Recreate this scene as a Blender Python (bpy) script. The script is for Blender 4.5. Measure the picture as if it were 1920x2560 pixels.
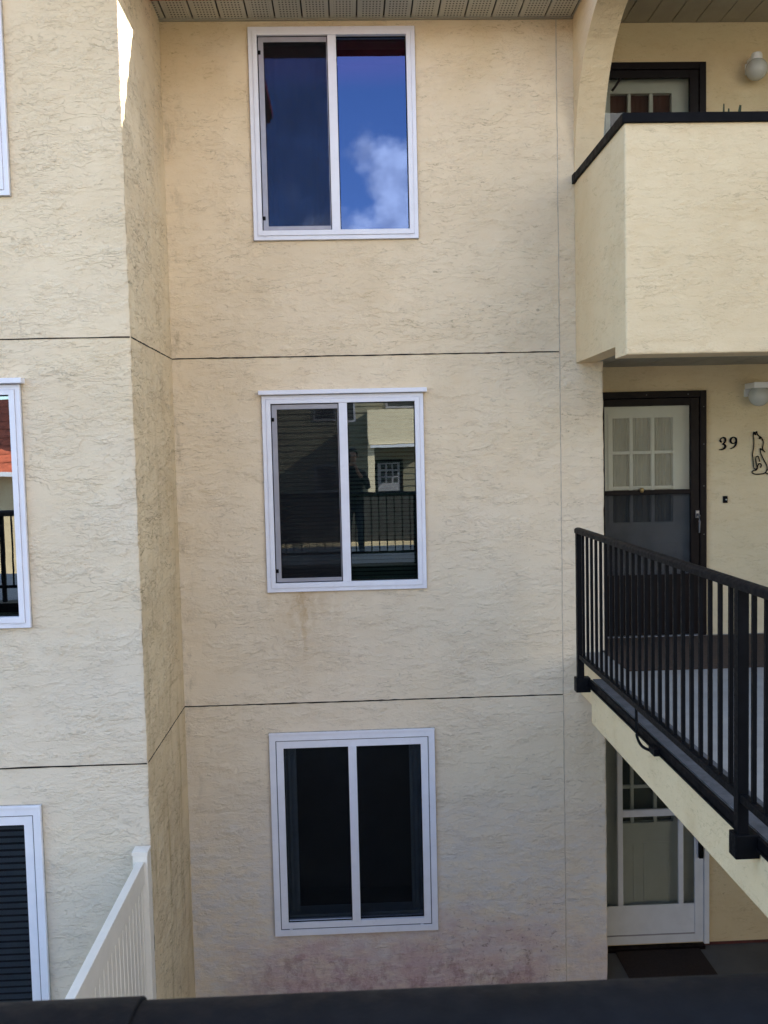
import bpy, bmesh, math, random
from mathutils import Vector, Matrix
random.seed(7)
rad = math.radians
for o in list(bpy.data.objects):
    bpy.data.objects.remove(o)
S = bpy.context.scene
COL = S.collection

# ------------------------------------------------------------------ camera
F, PITCH, YAW, ROLL, DIST = 2300.78, .0632, .0358, -.0232, 6.885
cy, sy, cp, sp, cr, sr = (math.cos(YAW), math.sin(YAW), math.cos(PITCH), math.sin(PITCH),
                          math.cos(ROLL), math.sin(ROLL))
fwd = Vector((sy*cp, cy*cp, -sp)); rgt = Vector((cy, -sy, 0)); upv = rgt.cross(fwd)
R_, U_ = rgt*cr + upv*sr, -rgt*sr + upv*cr
cam = bpy.data.objects.new('camera', bpy.data.cameras.new('camera'))
COL.objects.link(cam)
cam.matrix_world = Matrix(((R_.x, U_.x, -fwd.x, 0), (R_.y, U_.y, -fwd.y, -DIST),
                           (R_.z, U_.z, -fwd.z, 0), (0, 0, 0, 1)))
cam.data.sensor_fit = 'VERTICAL'; cam.data.sensor_height = 36
cam.data.lens = 36*F/2560
cam.data.clip_start = .02; cam.data.clip_end = 2000
cam.data.dof.use_dof = True; cam.data.dof.focus_distance = 6.8
cam.data.dof.aperture_fstop = cam.data.lens/2.4
S.camera = cam

# ------------------------------------------------------------------ light
SUN = Vector((1.45, .53, 1.0)).normalized()
EL = math.asin(SUN.z); AZ = math.atan2(SUN.x, SUN.y)
sd = bpy.data.lights.new('sun', 'SUN'); sd.energy = 5.0; sd.angle = rad(.55); sd.color = (1, .93, .82)
sun = bpy.data.objects.new('sun', sd); COL.objects.link(sun)
sun.rotation_euler = SUN.to_track_quat('Z', 'Y').to_euler()
sun.location = SUN*40
S.view_settings.view_transform = 'Standard'; S.view_settings.look = 'None'
S.view_settings.exposure = 2.04; S.view_settings.gamma = 1
S.cycles.max_bounces = 12; S.cycles.transparent_max_bounces = 16
S.cycles.use_denoising = True


class NT:
    """small helper to write node trees"""
    def __init__(s, tree): s.t = tree; s.t.nodes.clear()
    def n(s, kind, **kw):
        nd = s.t.nodes.new(kind)
        ins = kw.pop('ins', {})
        for k, v in kw.items(): setattr(nd, k, v)
        for k, v in ins.items(): s.put(nd.inputs[k], v)
        return nd
    def put(s, sock, v):
        if isinstance(v, bpy.types.NodeSocket): s.t.links.new(v, sock)
        elif isinstance(v, bpy.types.Node): s.t.links.new(v.outputs[0], sock)
        elif isinstance(v, (tuple, list)) and sock.type == 'RGBA' and len(v) == 3: sock.default_value = (*v, 1)
        else: sock.default_value = v
    def math(s, op, a, b=0.0, c=0.0, clamp=False):
        nd = s.n('ShaderNodeMath', operation=op, use_clamp=clamp)
        for i, v in enumerate((a, b, c)): s.put(nd.inputs[i], v)
        return nd.outputs[0]
    def vmath(s, op, a, b):
        nd = s.n('ShaderNodeVectorMath', operation=op)
        s.put(nd.inputs[0], a); s.put(nd.inputs[1], b)
        return nd.outputs[0]
    def ramp(s, v, a, b, lo=0.0, hi=1.0):
        nd = s.n('ShaderNodeMapRange', interpolation_type='SMOOTHSTEP')
        for k, x in (('Value', v), ('From Min', a), ('From Max', b), ('To Min', lo), ('To Max', hi)):
            s.put(nd.inputs[k], x)
        return nd.outputs[0]
    def mix(s, f, a, b, mode='MIX'):
        nd = s.n('ShaderNodeMix', data_type='RGBA', blend_type=mode)
        s.put(nd.inputs[0], f); s.put(nd.inputs[6], a); s.put(nd.inputs[7], b)
        return nd.outputs[2]
    def noise(s, vec, scale, detail=4, rough=.55, dist=0):
        nd = s.n('ShaderNodeTexNoise', ins={'Vector': vec, 'Scale': scale, 'Detail': detail,
                                            'Roughness': rough, 'Distortion': dist})
        return nd.outputs['Fac']


# ------------------------------------------------------------------ world
W = bpy.data.worlds.new('World'); S.world = W; W.use_nodes = True
w = NT(W.node_tree)
sky = w.n('ShaderNodeTexSky', sky_type='NISHITA', sun_disc=False, sun_elevation=EL, sun_rotation=AZ,
          altitude=700, air_density=1.0, dust_density=.5, ozone_density=1.5)
dirv = w.n('ShaderNodeTexCoord').outputs['Generated']
sep = w.n('ShaderNodeSeparateXYZ', ins={0: dirv})
dz = sep.outputs[2]
den = w.math('ADD', w.math('MAXIMUM', dz, 0.0), .22)
pv = w.n('ShaderNodeCombineXYZ', ins={0: w.math('DIVIDE', sep.outputs[0], den),
                                      1: w.math('DIVIDE', sep.outputs[1], den), 2: 0.0}).outputs[0]
cn = w.noise(w.vmath('ADD', pv, (3.1, 1.7, 0)), 1.5, 7, .55, .2)
# heaped cloud low over the far side of the court, clear blue higher up
c2 = w.noise(w.vmath('MULTIPLY', dirv, (15, 4, 17)), 1.0, 7, .52, .0)
lobe = w.math('ADD', w.math('MULTIPLY', w.math('SUBTRACT', .305, dz), 4.0), w.math('MULTIPLY', w.math('SUBTRACT', sep.outputs[0], .022), 3.6))
bank = w.ramp(w.math('ADD', w.math('MULTIPLY', w.math('SUBTRACT', c2, .5), 1.5), lobe), -.03, .24, 0, .95)
front = w.math('MULTIPLY', w.ramp(sep.outputs[1], -.35, .1, 1, .55), w.ramp(dz, .50, .40))
high = w.math('MULTIPLY', w.ramp(cn, .50, .64, 0, .85), w.ramp(dz, .46, .62, 0, 1))
cl = w.math('MAXIMUM', high, w.math('MULTIPLY', bank, front))
shade = w.noise(w.vmath('MULTIPLY', dirv, (22, 6, 26)), 1.0, 5, .5)
ccol = w.mix(w.ramp(shade, .35, .65), (4.0, 4.3, 4.8), (8.6, 8.6, 8.3))
skc0 = w.mix(cl, w.mix(1.0, sky.outputs[0], (.90, .97, 1.0), 'MULTIPLY'), ccol)
veil = w.math('MULTIPLY', w.math('MULTIPLY', w.ramp(dz, .355, .385), w.ramp(dz, .48, .43)), w.ramp(w.noise(w.vmath('MULTIPLY', dirv, (4, 3, 30)), 1.0, 5, .55), .3, .6, .35, 1))
skc = w.mix(w.math('MULTIPLY', veil, w.math('MULTIPLY', w.ramp(sep.outputs[1], -.6, -.8), .55)), skc0, (2.9, 2.0, 3.9))
bg = w.n('ShaderNodeBackground', ins={'Color': skc, 'Strength': .13})
w.t.links.new(bg.outputs[0], w.n('ShaderNodeOutputWorld').inputs[0])

# ------------------------------------------------------------------ materials
def mat(name):
    m = bpy.data.materials.new(name); m.use_nodes = True
    t = NT(m.node_tree)
    out = t.n('ShaderNodeOutputMaterial')
    return m, t, out


def simple(name, col, rough=.5, var=.08, scale=8, metal=0, bump=0, bscale=60, spec=.4):
    m, t, out = mat(name)
    P = t.n('ShaderNodeNewGeometry').outputs['Position']
    n = t.noise(P, scale, 5, .6)
    c = t.mix(t.ramp(n, .3, .7), tuple(x*(1-var) for x in col), tuple(min(1, x*(1+var)) for x in col))
    b = t.n('ShaderNodeBsdfPrincipled', ins={'Base Color': c, 'Metallic': metal, 'Specular IOR Level': spec,
            'Roughness': t.ramp(t.noise(P, scale*3, 3), .3, .7, max(.02, rough-.08), min(1, rough+.08))})
    if bump:
        t.put(b.inputs['Normal'], t.n('ShaderNodeBump', ins={'Strength': bump, 'Distance': .004,
              'Height': t.noise(P, bscale, 4)}).outputs[0])
    t.put(out.inputs[0], b.outputs[0])
    return m


BASE = (.775, .64, .452)


def stucco(name, base=BASE, dirt_shade=.5, kind='plain', bump=.55, levels=7.0):
    m, t, out = mat(name)
    P = t.n('ShaderNodeNewGeometry').outputs['Position']
    # trowelled skip texture: ledges along the contours of a flattened noise
    # (torn edges where one pass of the trowel stops on top of another)
    warp = t.n('ShaderNodeTexNoise', ins={'Vector': P, 'Scale': 7.0, 'Detail': 4, 'Roughness': .6})
    wv = t.vmath('MULTIPLY', t.vmath('SUBTRACT', warp.outputs['Color'], (.5, .5, .5)), (.12, .12, .05))
    PW = t.vmath('ADD', P, wv)
    a = t.noise(t.vmath('MULTIPLY', PW, (1.7, 1.7, 5.8)), 1.0, 7, .58)
    b_ = t.noise(t.vmath('MULTIPLY', t.vmath('ADD', PW, (7, 2, 4)), (4.4, 4.4, 13.0)), 1.0, 6, .58)
    m1 = t.ramp(t.noise(t.vmath('MULTIPLY', P, (2.0, 2.0, 2.8)), 1, 6, .68), .42, .60)
    m2 = t.ramp(t.noise(t.vmath('MULTIPLY', t.vmath('ADD', P, (5, 3, 9)), (3.0, 3.0, 4.2)), 1, 5, .68), .42, .60)
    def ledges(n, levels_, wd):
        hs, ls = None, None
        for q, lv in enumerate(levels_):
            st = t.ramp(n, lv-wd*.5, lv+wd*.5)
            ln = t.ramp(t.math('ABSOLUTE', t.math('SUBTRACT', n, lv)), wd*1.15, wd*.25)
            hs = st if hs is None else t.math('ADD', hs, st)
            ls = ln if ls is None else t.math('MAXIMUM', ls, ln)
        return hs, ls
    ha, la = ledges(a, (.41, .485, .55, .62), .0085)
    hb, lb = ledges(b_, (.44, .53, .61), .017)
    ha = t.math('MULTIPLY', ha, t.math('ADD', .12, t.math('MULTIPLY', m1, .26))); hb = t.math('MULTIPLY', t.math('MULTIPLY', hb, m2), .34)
    # soil and painted shade under the downward lips only; lines break into arcs
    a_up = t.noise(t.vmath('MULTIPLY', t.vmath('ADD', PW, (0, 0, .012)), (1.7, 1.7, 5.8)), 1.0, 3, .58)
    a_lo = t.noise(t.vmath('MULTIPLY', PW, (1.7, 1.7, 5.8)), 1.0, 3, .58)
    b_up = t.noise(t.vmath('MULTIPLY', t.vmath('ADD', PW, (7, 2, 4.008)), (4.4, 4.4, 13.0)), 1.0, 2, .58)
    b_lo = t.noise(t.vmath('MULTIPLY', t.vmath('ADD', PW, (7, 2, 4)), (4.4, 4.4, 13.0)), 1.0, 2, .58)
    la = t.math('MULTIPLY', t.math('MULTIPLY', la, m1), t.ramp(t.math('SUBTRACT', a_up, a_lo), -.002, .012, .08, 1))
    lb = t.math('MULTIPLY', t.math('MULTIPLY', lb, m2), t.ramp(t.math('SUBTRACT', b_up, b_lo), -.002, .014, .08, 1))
    grain = t.noise(P, 95, 3, .6)
    lump = t.math('MULTIPLY', t.noise(t.vmath('MULTIPLY', P, (9, 9, 13)), 1, 4, .55), .55)
    h = t.math('ADD', t.math('ADD', t.math('ADD', ha, hb), lump),
               t.math('MULTIPLY', grain, .16))
    bmp = t.n('ShaderNodeBump', ins={'Strength': bump, 'Distance': .014, 'Height': h})
    # colour: broad mottling plus soil and painted shade on the ledges
    mott = t.noise(P, .9, 5, .6)
    c = t.mix(t.ramp(mott, .3, .7), tuple(x*y for x, y in zip(base, (.95, .93, .90))), tuple(min(.85, x*1.05) for x in base))
    grime = t.noise(t.vmath('ADD', t.vmath('MULTIPLY', P, (1.5, 1.5, 1.0)), (9, 4, 2)), 1, 8, .64)
    c = t.mix(t.ramp(grime, .50, .74, 0, .42), c, tuple(x*y for x, y in zip(base, (.80, .74, .64))))
    fine = t.noise(t.vmath('MULTIPLY', P, (7, 7, 16)), 1, 5, .65)
    c = t.mix(t.ramp(fine, .42, .72, 0, .30), c, tuple(x*y for x, y in zip(base, (.93, .87, .78))))
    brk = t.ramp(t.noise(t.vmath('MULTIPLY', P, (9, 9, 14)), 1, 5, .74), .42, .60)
    soil_shade = t.math('MULTIPLY', t.math('MULTIPLY', t.math('MAXIMUM', la, t.math('MULTIPLY', lb, .75)), brk), dirt_shade)
    c = t.mix(soil_shade, c, (.17, .105, .045) if kind == 'side' else (.27, .185, .10))
    pit = t.math('MULTIPLY', t.ramp(t.noise(t.vmath('MULTIPLY', PW, (24, 24, 60)), 1, 2, .6), .63, .72), t.ramp(t.noise(P, 2.6, 5, .7), .52, .66))
    c = t.mix(t.math('MULTIPLY', pit, min(.8, dirt_shade*1.1)), c, (.13, .095, .055))
    sx = t.n('ShaderNodeSeparateXYZ', ins={0: P})
    X, Y, Z = sx.outputs
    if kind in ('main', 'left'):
        fall_n = t.noise(t.vmath('MULTIPLY', PW, (1.3, 1.3, 2.6)), 1, 7, .62)
        cool_fall = t.ramp(t.math('ADD', Z, t.math('MULTIPLY', t.math('SUBTRACT', fall_n, .5), 4.0)), 1.6, -2.4)  # pale cool light towards the wall base painted in, broken by noise
        c = t.mix(t.math('MULTIPLY', cool_fall, .50 if kind == 'left' else .34), c, (.70, .64, .555))
    if kind in ('main', 'side'):
        edge = t.noise(t.vmath('MULTIPLY', P, (2.2, 2.2, 4.5)), 1, 6, .65)
        zz = t.math('ADD', Z, t.math('MULTIPLY', t.math('SUBTRACT', edge, .5), 1.1))
    if kind == 'main':
        # white salts rising from the ground, pink-brown wash below the bottom window
        sn = t.noise(t.vmath('MULTIPLY', PW, (4.6, 4.6, 11.0)), 1, 9, .72)
        salt = t.math('MULTIPLY', t.ramp(zz, -3.7, -2.2, 1, 0), t.ramp(sn, .38, .62, .15, 1))
        c = t.mix(t.math('MULTIPLY', salt, .75), c, (.62, .60, .60))
        inx = t.math('MULTIPLY', t.ramp(X, -1.2, -.5, .1, 1), t.ramp(X, 1.25, 1.6, 1, .35))
        pn = t.ramp(t.noise(t.vmath('MULTIPLY', PW, (4, 4, 6)), 1, 8, .68), .34, .62, .35, 1)
        pink = t.math('MULTIPLY', t.math('MULTIPLY', t.ramp(zz, -3.98, -3.38, 1, 0), inx), pn)
        c = t.mix(t.math('MULTIPLY', pink, .78), c, (.50, .325, .335))
        dk = t.math('MULTIPLY', t.math('MULTIPLY', t.ramp(zz, -4.05, -3.65, 1, 0), t.ramp(t.noise(t.vmath('MULTIPLY', PW, (9, 9, 5)), 1, 8, .74), .45, .62)), inx)
        c = t.mix(t.math('MULTIPLY', dk, .48), c, (.22, .11, .11))
        fl = t.math('MULTIPLY', t.ramp(t.noise(t.vmath('MULTIPLY', PW, (22, 22, 26)), 1, 4, .7), .58, .66), t.math('MULTIPLY', t.ramp(zz, -3.2, -3.8), t.math('MULTIPLY', t.ramp(X, .3, 1.0, .2, 1), t.ramp(X, 1.5, 1.62, 1, 0))))
        c = t.mix(t.math('MULTIPLY', fl, .5), c, (.09, .055, .05))
        # rust run under the middle window
        rx = t.math('ABSOLUTE', t.math('ADD', X, t.math('ADD', .375, t.math('MULTIPLY', t.math('SUBTRACT', t.noise(P, 5, 4), .5), .16))))
        ru = t.math('MAXIMUM', t.math('MULTIPLY', t.ramp(rx, .09, .0), .72), t.ramp(rx, .42, .0, 0, .42))
        ru = t.math('MULTIPLY', ru, t.math('MULTIPLY', t.ramp(Z, -1.85, -1.06), t.ramp(Z, -1.02, -1.0, 1, 0)))
        ru = t.math('MULTIPLY', ru, t.ramp(t.noise(t.vmath('MULTIPLY', PW, (14, 14, 6)), 1, 6, .68), .30, .62, .3, 1))
        c = t.mix(ru, c, (.42, .25, .09))
        # dark brown smears in the inner corner; warm eave bounce painted in yellow
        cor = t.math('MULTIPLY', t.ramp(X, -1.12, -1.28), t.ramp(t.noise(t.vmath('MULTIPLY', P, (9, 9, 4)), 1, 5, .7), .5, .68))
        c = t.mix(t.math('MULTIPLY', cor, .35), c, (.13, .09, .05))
        ye = t.math('MULTIPLY', t.ramp(Z, 2.2, 3.1), t.ramp(t.noise(P, 1.3, 4), .35, .65))
        c = t.mix(t.math('MULTIPLY', ye, .45), c, (.62, .45, .22))
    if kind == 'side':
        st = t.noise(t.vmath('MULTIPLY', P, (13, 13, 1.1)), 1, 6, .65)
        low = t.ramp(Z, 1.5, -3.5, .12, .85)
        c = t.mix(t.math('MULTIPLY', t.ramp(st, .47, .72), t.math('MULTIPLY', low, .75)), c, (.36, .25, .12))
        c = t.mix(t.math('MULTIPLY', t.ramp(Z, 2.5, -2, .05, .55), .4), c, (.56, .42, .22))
    if kind == 'left':
        gr = t.math('MULTIPLY', t.ramp(Z, -2.2, -3.3), t.ramp(t.noise(P, 1.6, 5, .6), .4, .65))
        c = t.mix(t.math('MULTIPLY', gr, .5), c, (.42, .41, .38))
    bs = t.n('ShaderNodeBsdfPrincipled', ins={'Base Color': c, 'Roughness': .93, 'Specular IOR Level': .2,
                                              'Normal': bmp.outputs[0]})
    t.put(out.inputs[0], bs.outputs[0])
    return m


def glass(name, refl=.13, tint=(.55, .62, .60), wav=.0016, coat=(.93, .97, 1)):
    m, t, out = mat(name)
    P = t.n('ShaderNodeNewGeometry').outputs['Position']
    bmp = t.n('ShaderNodeBump', ins={'Strength': wav, 'Distance': .05, 'Height': t.noise(P, 5, 2)})
    fr = t.n('ShaderNodeFresnel', ins={'IOR': 1.5}).outputs[0]
    fac = t.math('ADD', t.math('MULTIPLY', fr, .7), refl-.028, clamp=True)
    gl = t.n('ShaderNodeBsdfGlossy', ins={'Color': coat, 'Roughness': 0.0, 'Normal': bmp.outputs[0]})
    tr = t.n('ShaderNodeBsdfTransparent', ins={'Color': tint})
    mx = t.n('ShaderNodeMixShader', ins={0: fac, 1: tr.outputs[0], 2: gl.outputs[0]})
    t.put(out.inputs[0], mx.outputs[0])
    return m


def screen_mat(name, dens=.5, col=(.02, .02, .022)):
    m, t, out = mat(name)
    P = t.n('ShaderNodeNewGeometry').outputs['Position']
    v = t.ramp(t.noise(P, 3, 3), .3, .7, dens-.03, dens+.03)
    d = t.n('ShaderNodeBsdfDiffuse', ins={'Color': col})
    tr = t.n('ShaderNodeBsdfTransparent')
    t.put(out.inputs[0], t.n('ShaderNodeMixShader', ins={0: v, 1: tr.outputs[0], 2: d.outputs[0]}).outputs[0])
    return m


def perforated(name, base, x0, pitch):
    """vinyl soffit with rows of punched holes in the middle of each panel"""
    m, t, out = mat(name)
    P = t.n('ShaderNodeNewGeometry').outputs['Position']
    sx = t.n('ShaderNodeSeparateXYZ', ins={0: P})
    u = t.math('FRACT', t.math('DIVIDE', t.math('SUBTRACT', sx.outputs[0], x0), pitch))
    inside = t.math('MULTIPLY', t.math('GREATER_THAN', u, .17), t.math('LESS_THAN', u, .86))
    s = .0235
    gx = t.math('SUBTRACT', t.math('FRACT', t.math('DIVIDE', sx.outputs[0], s)), .5)
    gy = t.math('SUBTRACT', t.math('FRACT', t.math('DIVIDE', sx.outputs[1], .034)), .5)
    r2 = t.math('ADD', t.math('MULTIPLY', gx, gx), t.math('MULTIPLY', gy, gy))
    hole = t.math('MULTIPLY', t.math('LESS_THAN', r2, .065), inside)
    c = t.mix(t.ramp(t.noise(P, 4, 4), .3, .7), tuple(x*.93 for x in base), base)
    c = t.mix(hole, c, (.04, .038, .03))
    t.put(out.inputs[0], t.n('ShaderNodeBsdfPrincipled', ins={'Base Color': c, 'Roughness': .5}).outputs[0])
    return m


M = {}
M['main'] = stucco('stucco_main', kind='main', dirt_shade=.52, bump=.60)
M['side'] = stucco('stucco_side', base=(.82, .68, .475), kind='side', dirt_shade=.70, bump=1.0)
M['left'] = stucco('stucco_left', kind='left', dirt_shade=.36, bump=.66)
M['stucco'] = stucco('stucco_plain', base=(.75, .60, .385), dirt_shade=.34, bump=.45)
M['recess'] = stucco('stucco_recess', base=(.64, .535, .345), dirt_shade=.34, bump=.45)  # base lowered for the shade inside the door recess
M['vinyl'] = simple('white_vinyl', (.78, .78, .84), .35, .03)
M['vinyl2'] = simple('white_vinyl_fence', (.85, .79, .69), .4, .03)
M['caulk'] = simple('aged_caulk', (.40, .36, .30), .8, .25, 25)
M['gap'] = simple('shadow_gap', (.14, .14, .16), .8, .1)
M['blind_l'] = simple('grey_blind', (.30, .36, .36), .5, .08)
M['alu'] = simple('grey_aluminium', (.34, .33, .36), .4, .06, metal=.3)
M['black'] = simple('black_metal', (.0045, .005, .0065), .5, .2, 20, bump=.05, bscale=200, spec=.07)
M['cap'] = simple('black_flashing', (.0045, .0045, .006), .55, .2, 6, spec=.07)
M['handrail'] = simple('dark_handrail', (.005, .0052, .0065), .55, .25, 12, bump=.1, bscale=150, spec=.09)
M['brown'] = simple('dark_brown_paint', (.006, .0038, .0045), .45, .15, spec=.12)
M['white'] = simple('white_paint', (.76, .77, .76), .45, .04)
M['whiteblue'] = simple('white_screen_door', (.66, .68, .72), .42, .04)
M['joint'] = simple('control_joint_metal', (.028, .026, .023), .8, .3, 30, spec=.1)
M['vjoint'] = simple('sealant', (.50, .42, .32), .8, .15, 20)
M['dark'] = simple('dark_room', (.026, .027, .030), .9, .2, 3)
M['blind'] = simple('dark_blind', (.15, .17, .155), .5, .06)
M['jamb_strip'] = simple('grey_jamb_strip', (.30, .36, .36), .9, .1)
M['curtain_b'] = simple('blue_sheer', (.10, .12, .16), .9, .15)
M['curtain_w'] = simple('pale_curtain', (.34, .35, .32), .9, .08)
M['curtain_r'] = simple('maroon_blind', (.10, .035, .028), .8, .1)
M['glass'] = glass('window_glass', .13)
M['glass_sky'] = glass('coated_window_glass', .20, coat=(.31, .41, .80))
M['glass_low'] = glass('lower_window_glass', .045, (.58, .60, .64))
M['glass_clear'] = glass('door_glass', .022, (.80, .81, .78))
M['glass_left'] = glass('bay_window_glass', .24)
M['screen'] = screen_mat('insect_screen', .34)
M['screen_d'] = screen_mat('door_screen', .50, (.030, .033, .036))
M['soffit'] = perforated('soffit_vinyl', (.50, .48, .40), -.653, .1957)
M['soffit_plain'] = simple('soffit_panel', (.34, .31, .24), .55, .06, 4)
M['groove'] = simple('soffit_groove', (.06, .055, .045), .8, .2)
M['concrete'] = simple('walkway_concrete', (.30, .29, .275), .85, .10, 5, bump=.2, bscale=90)
M['slabside'] = simple('raw_concrete', (.085, .085, .09), .9, .25, 14, bump=.4, bscale=70)
M['asphalt'] = simple('courtyard_concrete', (.10, .099, .095), .9, .15, 1.5, bump=.25, bscale=60)
M['carpet'] = simple('brown_carpet', (.055, .036, .026), .95, .25, 60, bump=.6, bscale=320)
M['mat'] = simple('coir_mat', (.022, .012, .009), .95, .3, 50, bump=.8, bscale=260)
M['red'] = simple('red_oxide', (.085, .022, .020), .7, .2)
M['tile'] = simple('clay_tile', (.42, .10, .05), .75, .25, 6)
M['tile_dk'] = simple('old_clay_tile', (.24, .07, .05), .8, .3, 8)
M['eave_red'] = simple('red_eave_board', (.42, .035, .03), .7, .15)
M['globe'] = simple('opal_glass', (.50, .51, .47), .18, .03)
M['brass'] = simple('aged_brass', (.42, .30, .12), .35, .1, metal=.6)
M['steel'] = simple('door_steel', (.20, .20, .21), .4, .08, metal=.7)
M['siding'] = simple('far_siding', (.20, .18, .125), .7, .06)
M['farcream'] = simple('far_cream_stucco', (.78, .66, .46), .9, .05)
M['siding_dk'] = simple('far_dark_boards', (.035, .033, .030), .8, .2)
M['leaf'] = simple('dark_leaf', (.020, .035, .015), .6, .3, 30)
M['pot'] = simple('terracotta_pot', (.30, .13, .08), .8, .1)
M['phone'] = simple('phone_case', (.02, .02, .02), .3, .1)
M['paper'] = simple('white_paper', (.75, .74, .7), .8, .05)

# ------------------------------------------------------------------ object helpers
def obj(name, bm, m, parent=None, label=None, smooth=None, bevel=0, seg=2):
    me = bpy.data.meshes.new(name)
    bmesh.ops.recalc_face_normals(bm, faces=bm.faces[:])
    bm.to_mesh(me); bm.free()
    me.materials.append(m)
    o = bpy.data.objects.new(name, me); COL.objects.link(o)
    if parent:
        o.parent = parent
        # the builders write world coordinates: bring the mesh into the thing's own frame
        q = parent; off = Vector()
        while q: off += q.location; q = q.parent
        me.transform(Matrix.Translation(-off))
    if smooth is not None:
        for p in me.polygons: p.use_smooth = True
        if smooth > 0: me.set_sharp_from_angle(angle=rad(smooth))
    if bevel:
        b = o.modifiers.new('bevel', 'BEVEL'); b.width = bevel; b.segments = seg; b.limit_method = 'ANGLE'
    if label: o['label'] = label
    return o


def thing(name, label, cat, loc, group=None):
    o = bpy.data.objects.new(name, None); COL.objects.link(o)
    o.location = loc; o.empty_display_size = .1
    o['label'] = label; o['category'] = cat
    if group: o['group'] = group
    return o


def tag(o, label, cat, group=None):
    o['label'] = label; o['category'] = cat
    if group: o['group'] = group
    return o


def B(): return bmesh.new()


def box(bm, x0, x1, y0, y1, z0, z1):
    v = [bm.verts.new(p) for p in ((x0, y0, z0), (x1, y0, z0), (x1, y1, z0), (x0, y1, z0),
                                   (x0, y0, z1), (x1, y0, z1), (x1, y1, z1), (x0, y1, z1))]
    for f in ((0, 3, 2, 1), (4, 5, 6, 7), (0, 1, 5, 4), (1, 2, 6, 5), (2, 3, 7, 6), (3, 0, 4, 7)):
        bm.faces.new([v[i] for i in f])
    return bm


def boxes(*bs):
    bm = B()
    for b in bs: box(bm, *b)
    return bm


def ring(bm, o, i, y0, y1, bottom=True):
    """mitred rectangular frame in the xz plane; o, i = (x0, x1, z0, z1)"""
    def loop(r, y): return [bm.verts.new((x, y, z)) for x, z in ((r[0], r[2]), (r[1], r[2]), (r[1], r[3]), (r[0], r[3]))]
    a, b, c, d = loop(o, y0), loop(i, y0), loop(o, y1), loop(i, y1)
    for k in range(4):
        l = (k+1) % 4
        bm.faces.new((a[k], a[l], b[l], b[k])); bm.faces.new((c[l], c[k], d[k], d[l]))
        bm.faces.new((a[l], a[k], c[k], c[l])); bm.faces.new((b[k], b[l], d[l], d[k]))
    return bm


def prism(bm, pts, axis, a0, a1):
    def P(p, a):
        return {'x': (a, p[0], p[1]), 'y': (p[0], a, p[1]), 'z': (p[0], p[1], a)}[axis]
    u = [bm.verts.new(P(p, a0)) for p in pts]; v = [bm.verts.new(P(p, a1)) for p in pts]
    bm.faces.new(u); bm.faces.new(v[::-1])
    for k in range(len(pts)):
        l = (k+1) % len(pts); bm.faces.new((u[k], u[l], v[l], v[k]))
    return bm


def smoothpts(pts, n=6):
    out = []
    P = [Vector(p) for p in pts]
    for i in range(len(P)-1):
        p0, p1, p2, p3 = P[max(i-1, 0)], P[i], P[i+1], P[min(i+2, len(P)-1)]
        for k in range(n):
            t = k/n
            out.append(.5*((2*p1) + (p2-p0)*t + (2*p0-5*p1+4*p2-p3)*t*t + (3*p1-p0-3*p2+p3)*t**3))
    out.append(P[-1]); return out


def tube(bm, pts, r, seg=8, flat=1.0, axis=None):
    P = [Vector(p) for p in pts]; rs = r if isinstance(r, (list, tuple)) else [r]*len(P)
    loops = []
    for i, p in enumerate(P):
        d = (P[min(i+1, len(P)-1)] - P[max(i-1, 0)]).normalized()
        h = axis or (Vector((0, 0, 1)) if abs(d.z) < .95 else Vector((0, 1, 0)))
        a = d.cross(h).normalized(); b = a.cross(d).normalized()
        loops.append([bm.verts.new(p + a*rs[i]*math.cos(t) + b*rs[i]*flat*math.sin(t))
                      for t in (2*math.pi*k/seg for k in range(seg))])
    for A, C in zip(loops, loops[1:]):
        for k in range(seg):
            l = (k+1) % seg; bm.faces.new((A[k], A[l], C[l], C[k]))
    bm.faces.new(loops[0][::-1]); bm.faces.new(loops[-1])
    return bm


def lathe(bm, prof, c, seg=24):
    """prof = (radius, z) from top to bottom about a vertical axis through c"""
    loops = []
    for r, z in prof:
        if r < 1e-5: loops.append([bm.verts.new((c[0], c[1], c[2]+z))])
        else: loops.append([bm.verts.new((c[0]+r*math.cos(a), c[1]+r*math.sin(a), c[2]+z))
                            for a in (2*math.pi*k/seg for k in range(seg))])
    for A, C in zip(loops, loops[1:]):
        for k in range(seg):
            l = (k+1) % seg
            f = [A[k % len(A)], A[l % len(A)], C[l % len(C)], C[k % len(C)]]
            f2 = []
            for v in f:
                if v not in f2: f2.append(v)
            if len(f2) > 2: bm.faces.new(f2)
    return bm


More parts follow.
